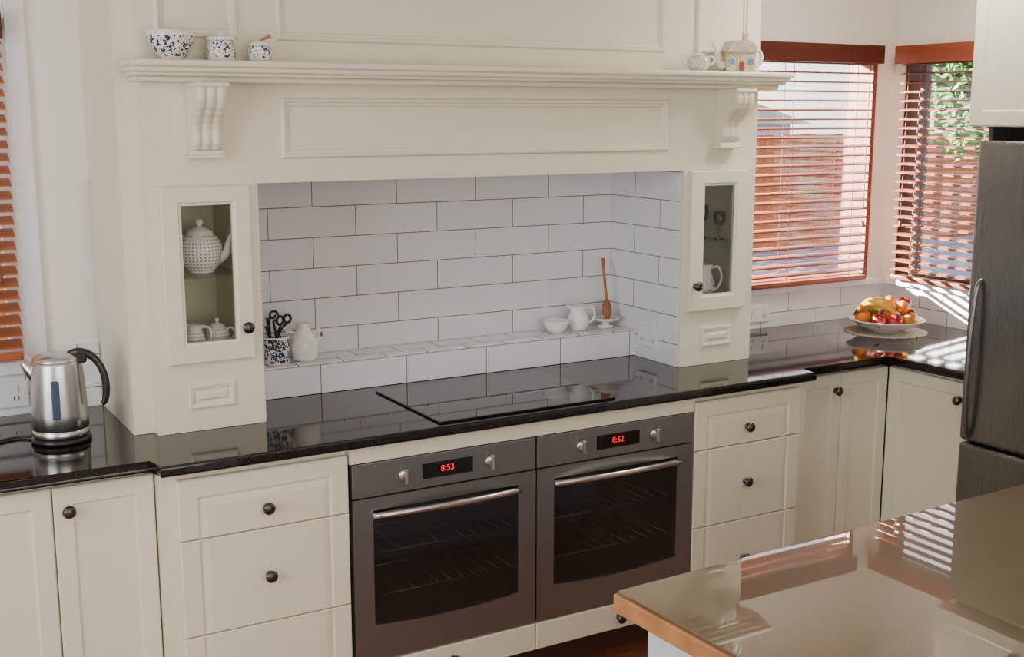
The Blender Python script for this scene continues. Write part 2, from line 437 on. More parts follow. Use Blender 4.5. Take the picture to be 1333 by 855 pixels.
# ------------------------------------------------------------------ blinds
def blind(label, x0, x1, y, M, material, tilt, th=.0018, val=None, ext=.03, n=24):
    o = thing('venetian_blind', label, 'blind')
    o.location = (0, 0, 0)
    bm = B(); zt = 1.998; zb = 1.108
    for i in range(n):
        z = zb+.03+(zt-zb-.03)*i/(n-1)
        a = tilt
        pts = []
        for k in range(5):
            s = -.025+.0125*k; bow = .0012*(1-(s/.025)**2)
            pts.append((y+s*math.cos(a)-bow*math.sin(a), z+s*math.sin(a)+bow*math.cos(a)))
        up = [[bm.verts.new(M @ Vector((x, p[0], p[1]+th))) for p in pts] for x in (x0, x1)]
        dn = [[bm.verts.new(M @ Vector((x, p[0], p[1]-th))) for p in pts] for x in (x0, x1)]
        for k in range(4):
            bm.faces.new((up[0][k], up[1][k], up[1][k+1], up[0][k+1])).smooth = True
            bm.faces.new((dn[0][k+1], dn[1][k+1], dn[1][k], dn[0][k])).smooth = True
        for k in (0, 1): bm.faces.new(up[k]+dn[k][::-1])
        bm.faces.new((up[0][0], up[1][0], dn[1][0], dn[0][0])); bm.faces.new((up[0][4], up[1][4], dn[1][4], dn[0][4]))
    put(bm, 'slats', material, o)
    bm = B(); box(bm, x0-ext, x1+ext, y-.036, y-.028, 2.000, 2.075, .003, M=M); box(bm, x0, x1, y-.025, y+.025, 2.02, 2.06, M=M)
    put(bm, 'valance', val or material, o)
    bm = B(); box(bm, x0, x1, y-.025, y+.025, 1.093, 1.112, .004, M=M); put(bm, 'bottom_rail', material, o)
    bm = B(); L = x1-x0
    for f in (.12, .5, .88):
        for dy in (-.027, .026):
            box(bm, x0+L*f-.0012, x0+L*f+.0012, y+dy-.0006, y+dy+.0006, 1.11, 2.02, M=M)
    put(bm, 'ladder_cord', CORD, o)
    bm = B(); tube(bm, [(x1-.05, y-.034, 2.0), (x1-.05, y-.034, 1.6), (x1-.048, y-.034, 1.35)], .0018, 6, M=M)
    lathe(bm, [(0, 0), (.008, .003), (.007, .02), (.002, .035), (0, .035)], M @ T(x1-.048, y-.034, 1.32), 10)
    put(bm, 'pull_cord', CORD, o)
    return o
blind('orange-brown cedar venetian blind beside the kettle bench', -.44, .484, YW-.036, I4, BLINDL, .42, .0014, val=VAL, ext=.003, n=25)
blind('red-brown cedar venetian blind over the corner window', 2.96, 3.885, YW-.036, I4, BLIND, .12, val=VAL)
blind('red-brown cedar venetian blind on the side window by the fridge', 2.74, 3.625, XR-.036, MR, BLINDY, .12, val=VALY)

# ------------------------------------------------------------------ tiles
def single(bm, name, m, label, cat): return put(bm, name, m, label=label, cat=cat)
bm = B(); box(bm, 1.0695, 2.5655, 3.68, 3.7195, .921, 1.605); single(bm, 'tiled_splashback', TILE_B, 'white glazed brick-bond tiles behind the cooktop', 'wall tiles')
bm = B(); box(bm, 2.560, 2.5665, 3.275, 3.6795, .921, 1.605); single(bm, 'tiled_splashback', TILE_S, 'white glazed tiles on the alcove return wall', 'wall tiles')
bm = B(); box(bm, 1.0685, 1.075, 3.275, 3.6795, .921, 1.605); single(bm, 'tiled_splashback', TILE_S, 'white glazed tiles on the alcove return wall', 'wall tiles')
led = thing('tiled_ledge', 'low white tiled ledge behind the cooktop', 'ledge')
bm = B(); box(bm, 1.0755, 2.5595, 3.518, 3.679, .921, 1.0130, .001); put(bm, 'ledge_front', TILE_L, led)
bm = B(); box(bm, 1.0755, 2.5595, 3.515, 3.679, 1.0150, 1.020, .0015); put(bm, 'ledge_top', TILE_T, led)
bm = B(); box(bm, 1.0757, 2.5593, 3.520, 3.678, 1.0131, 1.0149); put(bm, 'grout_line', mat('grout', (.22, .17, .13), .8), led)
bm = B(); box(bm, -1.0, .704, YW-.010, YW-.0005, .921, 1.044); single(bm, 'tiled_splashback', TILE_W, 'low white tile upstand behind the kettle', 'wall tiles')
bm = B(); box(bm, 2.912, 4.038, YW-.010, YW-.0005, .921, 1.061); single(bm, 'tiled_splashback', TILE_W, 'low white tile upstand under the corner window', 'wall tiles')
bm = B(); box(bm, XR-.010, XR-.0005, 2.69, YW-.011, .921, 1.061); single(bm, 'tiled_splashback', TILE_R, 'low white tile upstand under the side window', 'wall tiles')
bm = B(); box(bm, .575, .704, YW-.010, YW-.0005, 1.0445, 1.115); single(bm, 'tiled_splashback', TILE_W, 'short upper tile piece beside the window trim', 'wall tiles')

# ------------------------------------------------------------------ worktop
bm = B()
poly = [(-.8, 3.715), (-.8, 3.04), (.69, 3.04), (.69, 2.957), (2.925, 2.957), (2.925, 3.04), (3.365, 3.04), (3.365, 2.680), (4.045, 2.680), (4.045, 3.715)]
vb = [bm.verts.new((p[0], p[1], .89)) for p in poly]; vt = [bm.verts.new((p[0], p[1], .92)) for p in poly]
bm.faces.new(vt); bm.faces.new(vb[::-1]); n = len(poly)
for i in range(n): bm.faces.new((vb[i], vb[(i+1) % n], vt[(i+1) % n], vt[i]))
es = [e for e in bm.edges if abs(e.verts[0].co.z-e.verts[1].co.z) < 1e-6]
bmesh.ops.bevel(bm, geom=es, offset=.008, segments=4, affect='EDGES', profile=.5)
single(bm, 'worktop', GRAN, 'polished black granite worktop with rounded edge', 'worktop')

# ------------------------------------------------------------------ cabinet parts
FRONT = [(0, .02), (0, .003), (.003, 0), (.050, 0), (.053, .0045), (.058, .005), (.063, .0028), (.076, .0005)]
DOORP = [(0, .02), (0, .003), (.003, 0), (.046, 0), (.049, .004), (.053, .0055), (.060, .0055)]
KNOB = [(0, 0), (.010, 0), (.010, .003), (.0065, .005), (.0065, .013), (.014, .016), (.0168, .020), (.0168, .023), (.012, .028), (.005, .030), (0, .0302)]
def knob(parent, x, z, y=-.0005):
    bm = B(); lathe(bm, KNOB, T(x, y, z) @ KN, 24)
    o = put(bm, 'knob', PEWTER, parent); o['label'] = 'round dark pewter knob'; return o
def front(parent, kind, x0, x1, z0, z1, kx, kz, prof, ob=False, ot=False):
    bm = B(); nested(bm, x0, x1, z0, z1, prof, open_bottom=ob, open_top=ot)
    o = put(bm, kind, CREAM, parent)
    if kx is not None: knob(o, kx, kz)
    return o
def carcass(parent, w, depth, x0=0, z1=.8885, z0=.148):
    bm = B(); box(bm, x0, w, .0205, depth, z0, z1); put(bm, 'body', CREAM, parent)
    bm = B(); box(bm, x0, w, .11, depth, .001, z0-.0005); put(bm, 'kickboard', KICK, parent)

YD = 2.985
def drawer_bank(x, b0, b1, d1, kx):
    dr = thing('drawer_cabinet', 'cream three-drawer base cabinet with dark knobs', 'cabinet', (x, YD, 0), group='cream drawer cabinets')
    carcass(dr, b1, .72, b0)
    for (z0, z1, kz, ob, ot) in ((.704, .868, .762, True, False), (.437, .701, .571, True, True), (.17, .434, .30, False, True)):
        front(dr, 'drawer', .003, d1, z0, z1, kx, kz, FRONT, ob, ot)
drawer_bank(.735, -.033, .474, .472, .237)
drawer_bank(2.4205, 0, .505, .464, .224)
# oven housing
oh = thing('oven_cabinet', 'cream cabinet surround holding the two ovens', 'cabinet', (1.2115, YD, 0))
bm = B(); box(bm, 0, 1.2085, .0205, .70, .152, .2435); box(bm, 0, 1.2085, .002, .04, .8405, .8885)
put(bm, 'body', CREAM, oh)
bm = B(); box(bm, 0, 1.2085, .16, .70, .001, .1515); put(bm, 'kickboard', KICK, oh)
for x0, x1 in ((.003, .603), (.607, 1.205)):
    front(oh, 'drawer', x0, x1, .153, .2395, (x0+x1)/2+.012, .195, [(0, .02), (0, .003), (.003, 0)])

# left recessed cabinet
YR = 3.07
lc = thing('base_cabinet', 'cream two-door base cabinet under black worktop', 'cabinet', (.192, YR, 0), group='cream door cabinets')
carcass(lc, .508, .64)
front(lc, 'door', .002, .252, .15, .872, None, None, DOORP)
front(lc, 'door', .256, .506, .15, .872, .290, .811, DOORP)
lc2 = clone(lc, (-.318, YR, 0))
# right recessed cabinet
rc = thing('base_cabinet', 'cream two-door corner base cabinet under granite worktop', 'cabinet', (2.932, YR, 0))
carcass(rc, .467, .64, 0)
front(rc, 'door', .002, .232, .15, .872, .200, .811, DOORP)
front(rc, 'door', .235, .4675, .15, .872, None, None, DOORP)
# right run cabinet facing -X
rr = thing('base_cabinet', 'cream single-door base cabinet beside the fridge', 'cabinet', (3.40, 3.0697, 0), -PI/2)
bm = B(); box(bm, .0, .385, .0205, .64, .12, .8885); box(bm, 0, .385, .075, .64, .001, .12); put(bm, 'body', CREAM, rr)
front(rr, 'door', .001, .382, .15, .872, .330, .811, DOORP)

# ------------------------------------------------------------------ ovens
def text_mesh(s, size):
    cu = bpy.data.curves.new('t', 'FONT'); cu.body = s; cu.size = size; cu.extrude = .0004; cu.align_x = 'CENTER'; cu.align_y = 'CENTER'
    to = bpy.data.objects.new('t', cu); COL.objects.link(to)
    bpy.context.view_layer.update()
    dg = bpy.context.evaluated_depsgraph_get()
    me = bpy.data.meshes.new_from_object(to.evaluated_get(dg)); bpy.data.objects.remove(to)
    return me
def oven(loc, digits, lab):
    o = thing('oven', lab, 'oven', loc)
    W = .298
    bm = B()
    box(bm, -W+.01, -W+.03, .025, .56, .01, .585); box(bm, W-.03, W-.01, .025, .56, .01, .585)
    box(bm, -W+.03, W-.03, .54, .56, .01, .585); box(bm, -W+.03, W-.03, .025, .54, .01, .04); box(bm, -W+.03, W-.03, .025, .54, .49, .585)
    put(bm, 'body', DARK, o)
    bm = B()
    for z in (.17, .30):
        for i in range(13):
            x = -.25+.5*i/12; tube(bm, [(x, .06, z), (x, .5, z)], .002, 6, sm=1)
        for y in (.06, .28, .5): tube(bm, [(-.265, y, z), (.265, y, z)], .0035, 6, sm=1)
    put(bm, 'rack', STEEL, o)
    bm = B(); box(bm, -W, W, 0, .024, .4925, .592, .003); put(bm, 'control_panel', OVEN, o)
    # door
    bm = B()
    box(bm, -W, -.237, 0, .024, .002, .489); box(bm, .237, W, 0, .024, .002, .489); box(bm, -.237, .237, 0, .024, .452, .489)
    poly = [(-.237, .002), (.237, .002)]
    for i in range(17):
        x = .237-.474*i/16; poly.append((x, .110-.013*(1-(x/.237)**2)))
    prism(bm, poly, 0, .024)
    d = put(bm, 'door', OVEN, o)
    bm = B(); box(bm, -.2368, .2368, .004, .010, .08, .4518); put(bm, 'window_glass', OGLASS, d)
    bm = B()
    P = []
    for i in range(17):
        t = i/16*2-1; P.append((t*.240, -.008-.040*(1-t*t), .438+.010*(1-t*t)))
    tube(bm, P, .0095, 12, sm=1, flat=1)
    for s in (-1, 1): box(bm, s*.232-.008, s*.232+.008, -.012, .0, .431, .445, .002)
    put(bm, 'handle', OVENH, d)
    for kx in (-.140, .140):
        bm = B()
        lathe(bm, [(0, 0), (.017, 0), (.017, .003), (.015, .005), (0, .0055)], T(kx, -.0005, .541) @ KN, 28)
        box(bm, kx-.0055, kx+.0055, -.024, -.005, .518, .564, .003)
        put(bm, 'knob', STEEL, o)
    bm = B(); box(bm, -.082, .082, -.002, 0, .519, .565, .001); dp = put(bm, 'display', DISP, o)
    me = text_mesh(digits, .026); me.materials.clear(); me.materials.append(RED)
    me.transform(T(-.002, -.0030, .5435) @ KN)
    t = bpy.data.objects.new('digits', me); COL.objects.link(t); t.parent = dp
    return o
oven((1.5155, YD, .246), '8:53', 'grey stainless built-in oven, clock showing 8:53')
oven((2.1165, YD, .246), '8:52', 'grey stainless built-in oven, clock showing 8:52')

# ------------------------------------------------------------------ cooktop
hb = thing('cooktop', 'black glass cooktop set in the granite worktop', 'cooktop', (1.80, 3.218, .9203))
bm = B(); box(bm, -.307, .307, -.229, .229, 0, .006, .002); put(bm, 'glass_plate', HOB, hb)

# ------------------------------------------------------------------ display cabinets
def disp_cab(x0, sgn, lab, dx0, dx1, gx0, gx1, kx):
    """x0 = inner-left x; built in world coords; origin at base"""
    xa, xb = x0
    o = thing('display_cabinet', lab, 'cabinet', ((xa+xb)/2, 3.26, .921))
    M = T(-(xa+xb)/2, -3.26, -.921)
    bm = B()
    z0, z1 = .921, 1.6057
    ca, cb = dx0+.012, dx1-.012       # cavity
    box(bm, xa, ca, 3.26, 3.70, z0, z1, M=M); box(bm, cb, xb, 3.26, 3.70, z0, z1, M=M)
    box(bm, ca, cb, 3.26, 3.70, z0, 1.13, M=M); box(bm, ca, cb, 3.26, 3.70, 1.59, z1, M=M)
    box(bm, ca, cb, 3.56, 3.70, 1.13, 1.59, M=M)
    if sgn < 0: box(bm, .705, xa, 3.30, 3.70, z0, z1, M=M)
    else: box(bm, xb, 2.91, 3.30, 3.70, z0, z1, M=M)
    # raised plinth panel
    cx = (xa+xb)/2
    nested(bm, cx-.066, cx+.066, .985, 1.055, [(0, 3.2598), (0, 3.254), (.004, 3.252), (.013, 3.254), (.016, 3.258), (.022, 3.258), (.028, 3.251)], back=False, M=M)
    put(bm, 'body', CREAM, o)
    bm = B(); box(bm, ca+.0005, cb-.0005, 3.555, 3.5595, 1.1305, 1.5895, M=M)
    box(bm, ca+.0005, ca+.003, 3.285, 3.555, 1.1305, 1.5895, M=M); box(bm, cb-.003, cb-.0005, 3.285, 3.555, 1.1305, 1.5895, M=M)
    put(bm, 'lining', CREAM2, o)
    bm = B(); box(bm, ca+.004, cb-.004, 3.29, 3.55, 1.346, 1.352, M=M); put(bm, 'glass_shelf', mat('shelf_glass', (.10, .20, .14), .05, alpha=.30), o)
    bm = B()
    dz0, dz1, gz0, gz1 = 1.117, 1.603, 1.174, 1.552
    rings = []
    def ring(a, b, c, d, y): return [bm.verts.new(M @ Vector(p)) for p in ((a, y, c), (b, y, c), (b, y, d), (a, y, d))]
    rings.append(ring(dx0, dx1, dz0, dz1, 3.2598)); rings.append(ring(dx0, dx1, dz0, dz1, 3.243))
    rings.append(ring(dx0+.003, dx1-.003, dz0+.003, dz1-.003, 3.240))
    rings.append(ring(gx0-.010, gx1+.010, gz0-.010, gz1+.010, 3.240)); rings.append(ring(gx0-.006, gx1+.006, gz0-.006, gz1+.006, 3.244))
    rings.append(ring(gx0, gx1, gz0, gz1, 3.245)); rings.append(ring(gx0, gx1, gz0, gz1, 3.2598))
    rings.append(rings[0])
    for a, b in zip(rings, rings[1:]):
        for i in range(4):
            j = (i+1) % 4; bm.faces.new((a[i], a[j], b[j], b[i]))
    d = put(bm, 'door', CREAM, o)
    bm = B(); box(bm, gx0+.0003, gx1-.0003, 3.250, 3.253, gz0+.0003, gz1-.0003, M=M); put(bm, 'glass_pane', GLASS, d)
    bm = B(); lathe(bm, KNOB, M @ T(kx, 3.2395, 1.208) @ KN, 24); put(bm, 'knob', PEWTER, d)
    return o

disp_cab((.762, 1.068), -1, 'cream glass-door display cabinet holding a white teapot', .794, 1.040, .849, .988, 1.016)
disp_cab((2.567, 2.885), 1, 'cream glass-door display cabinet holding glasses and a jug', 2.588, 2.838, 2.648, 2.782, 2.612)

# ------------------------------------------------------------------ mantel hood
mh = thing('mantel_hood', 'cream panelled mantel hood over the cooking alcove', 'range hood', (1.80, 3.26, 1.606))
M = T(-1.80, -3.26, -1.606)
bm = B(); box(bm, .705, 2.91, 3.30, 3.7195, 1.606, CE-.001, M=M); box(bm, .762, 2.885, 3.26, 3.30, 1.606, CE-.001, M=M)
put(bm, 'body', CREAM, mh)
ms = thing('mantel_shelf', 'cream moulded mantel shelf on two scrolled corbels', 'shelf', (1.80, 3.26, 1.606))
bm = B()
for x0, x1, y0, z0, z1, b in ((.712, 2.930, 3.128, 1.916, 1.934, .006), (.717, 2.925, 3.140, 1.903, 1.917, .004), (.722, 2.920, 3.158, 1.893, 1.904, .004), (.728, 2.914, 3.185, 1.878, 1.894, .006)):
    box(bm, x0, x1, y0, 3.2590, z0, z1, b, M=M)
put(bm, 'shelf_board', CREAM, ms)
def mould(x0, x1, z0, z1):
    bm = B(); nested(bm, x0, x1, z0, z1, [(0, 3.2597), (.002, 3.254), (.006, 3.250), (.012, 3.250), (.015, 3.255), (.022, 3.256), (.026, 3.2597)], fill=False, back=False, M=M)
    put(bm, 'panel_moulding', CREAM, mh)
mould(1.141, 2.494, 1.672, 1.842)
mould(1.136, 2.470, 1.995, 2.44); mould(.805, 1.030, 1.995, 2.44); mould(2.60, 2.83, 1.995, 2.44)
def corbel(cx):
    bm = B()
    prof = [(0, .105), (.10, .106), (.2, .103), (.3, .094), (.4, .078), (.5, .060), (.6, .047), (.7, .042), (.8, .043), (.88, .042), (.95, .034), (1, .022)]
    nt_ = 34; nw = 24; ztop, zbot, hw = 1.868, 1.698, .040
    def d(t):
        for (a, b), (c, e) in zip(prof, prof[1:]):
            if t <= c: 
                k = (t-a)/(c-a); k = k*k*(3-2*k); return b+(e-b)*k
        return prof[-1][1]
    g = []
    for j in range(nt_+1):
        t = j/nt_; z = ztop+(zbot-ztop)*t; row = []
        for i in range(nw+1):
            w = i/nw; rid = .0065*abs(math.sin(w*PI*3))
            row.append(bm.verts.new(M @ Vector((cx-hw+2*hw*w, 3.26-d(t)-rid+.0, z))))
        g.append(row)
    for j in range(nt_):
        for i in range(nw): bm.faces.new((g[j][i], g[j+1][i], g[j+1][i+1], g[j][i+1])).smooth = True
    bk = [[bm.verts.new(M @ Vector((cx+s*hw, 3.2590, ztop+(zbot-ztop)*j/nt_))) for j in range(nt_+1)] for s in (-1, 1)]
    for j in range(nt_):
        bm.faces.new((bk[0][j], bk[0][j+1], g[j+1][0], g[j][0])); bm.faces.new((bk[1][j], g[j][-1], g[j+1][-1], bk[1][j+1]))
    bm.faces.new([bk[0][-1]]+g[-1]+[bk[1][-1]]); bm.faces.new([bk[0][0]]+g[0]+[bk[1][0]])
    box(bm, cx-.046, cx+.046, 3.145, 3.2590, 1.866, 1.8785, .003, M=M)
    box(bm, cx-.045, cx+.045, 3.222, 3.2590, 1.688, 1.699, .003, M=M); box(bm, cx-.050, cx+.050, 3.214, 3.2590, 1.679, 1.689, .003, M=M)
    put(bm, 'corbel', CREAM, ms)
corbel(.922); corbel(2.735)

# ------------------------------------------------------------------ outlets
def outlet(label, M, w=.116, h=.072):
    o = thing('power_outlet', label, 'power outlet')
    bm = B(); box(bm, -w/2, w/2, -.009, 0, -h/2, h/2, .003, M=M); put(bm, 'plate', WHITEP, o)
    for s in (-1, 1):
        bm = B(); box(bm, s*.030-.006, s*.030+.006, -.013, -.009, .008, .026, .001, M=M); put(bm, 'switch', WHITEP, o)
        bm = B()
        box(bm, s*.030-.008, s*.030-.0055, -.0094, -.009, -.018, -.006, M=M); box(bm, s*.030+.0055, s*.030+.008, -.0094, -.009, -.018, -.006, M=M)
        put(bm, 'socket_slots', BLACK, o)
outlet('white double power outlet above the kettle', T(.43, YW-.0105, .985), .130, .080)
outlet('white double power outlet on the tiled alcove return', T(2.5598, 3.43, 1.005) @ Matrix.Rotation(-PI/2, 4, 'Z'), .112, .075)
outlet('white power outlet on the tile upstand', T(3.32, YW-.0105, .985))

# ------------------------------------------------------------------ kettle
ke = thing('kettle', 'brushed steel electric kettle with black handle', 'kettle', (.524, 3.355, .9205), math.radians(-22))
bm = B(); lathe(bm, [(0, 0), (.072, 0), (.078, .003), (.078, .010), (.074, .014), (.066, .018), (0, .018)], seg=48); put(bm, 'base', BLACK, ke)
bm = B(); lathe(bm, [(0, .019), (.073, .019), (.0745, .022), (.0735, .035), (.0725, .036), (.0725, .038), (.0735, .039), (.0725, .08), (.0705, .13), (.0675, .18), (.0645, .215), (.063, .224), (0, .224)], seg=56); put(bm, 'body', STEEL, ke)
bm = B(); lathe(bm, [(.063, .2245), (.061, .232), (.052, .239), (.036, .243), (0, .245)], seg=48); put(bm, 'lid', STEEL, ke)
bm = B(); tube(bm, [(-.052, 0, .180), (-.072, 0, .203), (-.088, 0, .220)], [.026, .021, .012], 16, flat=.9); put(bm, 'spout', STEEL, ke)
bm = B(); tube(bm, [(.030, 0, .236), (.055, 0, .243), (.084, 0, .236), (.108, 0, .212), (.122, 0, .175), (.125, 0, .138), (.120, 0, .108), (.112, 0, .098)], [.008, .011, .010, .009, .009, .009, .008, .006], 14, flat=1.1)
box(bm, .052, .078, -.012, .012, .214, .239, .005)
put(bm, 'handle', BLACK, ke)
bm = B(); box(bm, -.0105, .0105, -.0800, -.055, .070, .175, .004, M=Matrix.Rotation(math.radians(6), 4, 'Z') @ Matrix.Rotation(math.radians(-2.5), 4, 'X'), seg=3); put(bm, 'water_gauge', mat('gauge_blue_grey', (.03, .055, .12), .35), ke)
bm = B(); tube(bm, [(-.075, .02, .006), (-.12, .03, .004), (-.2, -.02, .004), (-.30, .06, .004), (-.36, .12, .004)], .004, 8); put(bm, 'power_cord', BLACK, ke)

# ------------------------------------------------------------------ china
def sc(prof, R, H): return [(r*R, z*H) for r, z in prof]
def teapot(label, loc, rot, R, H, m, name='teapot', spout=True):
    o = thing(name, label, name.replace('_', ' '), loc, rot)
    bm = B(); lathe(bm, sc([(0, 0), (.55, 0), (.60, .02), (.58, .04), (.80, .11), (.96, .23), (1, .38), (.98, .50), (.88, .61), (.68, .69), (.58, .71), (.56, .73), (0, .73)], R, H)); put(bm, 'body', m, o)
    bm = B(); lathe(bm, sc([(0, .731), (.62, .731), (.62, .745), (.5, .79), (.25, .835), (.1, .85), (.09, .87), (.17, .91), (.18, .95), (.1, .99), (0, 1)], R, H)); put(bm, 'lid', CER, o)
    if spout:
        bm = B(); tube(bm, [(R*.8, 0, H*.25), (R*1.15, 0, H*.36), (R*1.26, 0, H*.55), (R*1.42, 0, H*.70)], [R*.26, R*.19, R*.13, R*.10], 12); put(bm, 'spout', CER, o)
    bm = B(); tube(bm, [(-R*.72, 0, H*.64), (-R*1.1, 0, H*.74), (-R*1.38, 0, H*.6), (-R*1.30, 0, H*.38), (-R*.93, 0, H*.27)], R*.09, 10); put(bm, 'handle', CER, o)
    if not spout:
        bm = B(); tube(bm, [(R*.72, 0, H*.6), (R*1.1, 0, H*.68), (R*1.38, 0, H*.56), (R*1.30, 0, H*.38), (R*.93, 0, H*.3)], R*.09, 10); put(bm, 'handle', CER, o)
    return o
def jug(label, loc, rot, R, H, m, name='jug', hm=None):
    o = thing(name, label, 'jug', loc, rot)
    bm = B(); lathe(bm, sc([(0, 0), (.6, 0), (.62, .04), (.9, .2), (1, .38), (.9, .58), (.66, .78), (.66, .86), (.78, 1), (.70, 1), (.58, .86), (.55, .78), (.8, .55), (.85, .38), (.5, .08), (0, .07)], R, H), lip=(H*.8, R*.42, H*.2)); put(bm, 'body', m, o)
    bm = B(); tube(bm, [(R*.66, 0, H*.9), (R*1.2, 0, H*.92), (R*1.48, 0, H*.68), (R*1.3, 0, H*.42), (R*.92, 0, H*.3)], R*.10, 10); put(bm, 'handle', hm or CER, o)
    return o
def bowl(name, label, loc, R, H, m, cat='bowl', foot=.45):
    o = thing(name, label, cat, loc)
    bm = B(); lathe(bm, [(0, .002), (foot*R, 0), (foot*R, H*.08), (foot*R*1.3, H*.12), (R*.82, H*.45), (R*.96, H*.8), (R, H), (R*.97, H), (R*.9, H*.8), (R*.75, H*.45), (foot*R, H*.2), (0, H*.18)], seg=48)
    put(bm, 'body', m, o)
    bm = B(); torus(bm, (0, 0, H), R*.985, R*.018, seg=48, s2=8); put(bm, 'rim', CER, o)
    return o

teapot('white pierced china teapot with ornate lid on glass shelf', (.932, 3.37, 1.3525), math.radians(-25), .062, .154, CHINA_P)
jug('small white pierced china creamer in display cabinet', (.893, 3.33, 1.1305), math.radians(-25), .032, .080, CHINA_P, 'creamer_jug')
teapot('white pierced china sugar bowl with lid', (.967, 3.36, 1.1305), math.radians(-25), .035, .090, CHINA_P, 'sugar_bowl', spout=False)
jug('white china jug printed with blue sprigs', (2.735, 3.35, 1.1305), math.radians(-30), .045, .135, floral_mat('blue_sprig_china', .03, .085, (.12, .18, .32), (.16, .22, .34), .57))
for i, (x, y, h) in enumerate(((2.700, 3.36, .10), (2.765, 3.40, .12), (2.795, 3.34, .10), (2.70, 3.45, .12))):
    bm = B()
    lathe(bm, [(0, 0), (.020, 0), (.020, .003), (.003, .008), (.003, h*.45), (.015, h*.52), (.023, h*.72), (.021, h), (.0195, h), (.0215, h*.72), (.013, h*.55), (0, h*.5)], seg=28)
    put(bm, 'wine_glass', TUMB, None, (x, y, 1.3525), label='small clear stemmed glass on the glass shelf', cat='glass', group='glasses in the display cabinet')

# mantel shelf ornaments
ZS = 1.9345
bowl('bowl', 'white china bowl printed with dark leafy sprigs', (.832, 3.192, ZS), .064, .072, CHINA_V)
jr = thing('lidded_jar', 'white lidded china jar printed with leaves', 'jar', (.963, 3.195, ZS))
bm = B(); lathe(bm, [(0, 0), (.034, 0), (.037, .004), (.037, .046), (.034, .052), (0, .052)]); put(bm, 'body', CHINA_V, jr)
bm = B(); lathe(bm, [(0, .0525), (.038, .0525), (.039, .057), (.036, .061), (.02, .064), (.008, .065), (.006, .067), (.009, .070), (.006, .073), (0, .074)]); put(bm, 'lid', CER, jr)
hp = thing('honey_pot', 'small white printed honey pot with wooden dipper', 'jar', (1.068, 3.195, ZS))
bm = B(); lathe(bm, [(0, 0), (.026, 0), (.031, .012), (.031, .03), (.027, .040), (0, .041)]); put(bm, 'body', CHINA_V, hp)
bm = B(); lathe(bm, [(0, .0415), (.029, .0415), (.028, .046), (.012, .054), (0, .055)]); put(bm, 'lid', CER, hp)
bm = B(); tube(bm, [(.0, 0, .052), (.012, 0, .060), (.030, 0, .068)], [.003, .003, .006], 8); put(bm, 'dipper', WOOD, hp)

teapot('small white printed china sugar bowl on the mantel shelf', (2.560, 3.19, ZS), math.radians(-30), .038, .070, spot_mat('pink_china', (.74, .70, .64), [(.45, .2, .2), (.3, .3, .15)], 150, .35), 'sugar_bowl', spout=False)
ct = thing('cottage_teapot', 'novelty china teapot shaped like a thatched cottage', 'teapot', (2.728, 3.185, ZS), math.radians(-20))
bm = B()
box(bm, -.052, .052, -.028, .028, 0, .062, .006)
put(bm, 'body', spot_mat('cottage_wall', (.70, .62, .40), [(.25, .4, .12), (.55, .2, .15), (.2, .3, .15)], 150, .34), ct)
bm = B()
prism(bm, [(-.058, .060), (.058, .060), (.047, .090), (.034, .102), (-.034, .102), (-.047, .090)], -.034, .034)
es = list(bm.edges); bmesh.ops.bevel(bm, geom=es, offset=.005, segments=2, affect='EDGES')
put(bm, 'roof', mat('thatch', (.62, .54, .40), .5, var=.2, vscale=70), ct)
bm = B(); box(bm, .012, .028, -.009, .009, .102, .126, .002); put(bm, 'chimney', mat('chimney_pink', (.60, .42, .36), .4), ct)
bm = B()
box(bm, -.008, .008, -.0305, -.0285, .002, .032, .0005); put(bm, 'painted_door', mat('door_red', (.32, .05, .04), .3), ct)
for x in (-.034, .032):
    bm = B(); box(bm, x-.009, x+.009, -.0305, -.0285, .024, .042, .0005)
    put(bm, 'painted_window', mat('win_blue', (.18, .3, .45), .3), ct)
bm = B(); tube(bm, [(-.051, 0, .018), (-.070, 0, .032), (-.076, 0, .065), (-.090, 0, .095)], [.016, .012, .010, .009], 12); put(bm, 'spout', CER, ct)
bm = B(); tube(bm, [(.051, 0, .065), (.070, 0, .070), (.080, 0, .05), (.072, 0, .025), (.050, 0, .015)], .006, 10); put(bm, 'handle', CER, ct)

# ledge items
ZL = 1.0205
cr = thing('utensil_crock', 'dark printed china crock holding kitchen tools', 'utensil holder', (1.215, 3.575, ZL))
bm = B(); lathe(bm, [(0, 0), (.036, 0), (.040, .004), (.040, .080), (.043, .088), (.038, .088), (.036, .08), (.036, .01), (0, .01)]); put(bm, 'body', CHINA_K, cr)
def utensil(name, label, pts, r, extra=None, m=BLACK, cat='utensil'):
    bm = B(); tube(bm, pts, r, 8)
    if extra: extra(bm)
    put(bm, name, m, None, (0, 0, 0), label=label, cat=cat)
def sciss(bm):
    R1 = T(1.236, 3.560, ZL+.140) @ Matrix.Rotation(PI/2, 4, 'X') @ Matrix.Rotation(.3, 4, 'Y')
    torus(bm, (-.014, 0, 0), .013, .0045, R1); torus(bm, (.014, .002, 0), .013, .0045, R1)
    tube(bm, [(1.228, 3.562, ZL+.127), (1.218, 3.566, ZL+.10)], .004, 8, sm=1)
utensil('kitchen_scissors', 'black-handled kitchen scissors standing in the crock', [(1.244, 3.562, ZL+.127), (1.22, 3.57, ZL+.09), (1.215, 3.575, ZL+.02)], .004, sciss)
utensil('serving_fork', 'black serving tool standing in the crock', [(1.205, 3.585, ZL+.02), (1.200, 3.59, ZL+.09), (1.196, 3.592, ZL+.145)], [.003, .004, .009])
def curl(bm):
    P = []
    for i in range(22):
        a = i/21*PI*2.6; r = .018*(1-i/30)
        P.append((1.216+math.sin(a)*r, 3.600, ZL+.150+math.cos(a)*r*-1+.0))
    tube(bm, P, .004, 8, sm=1)
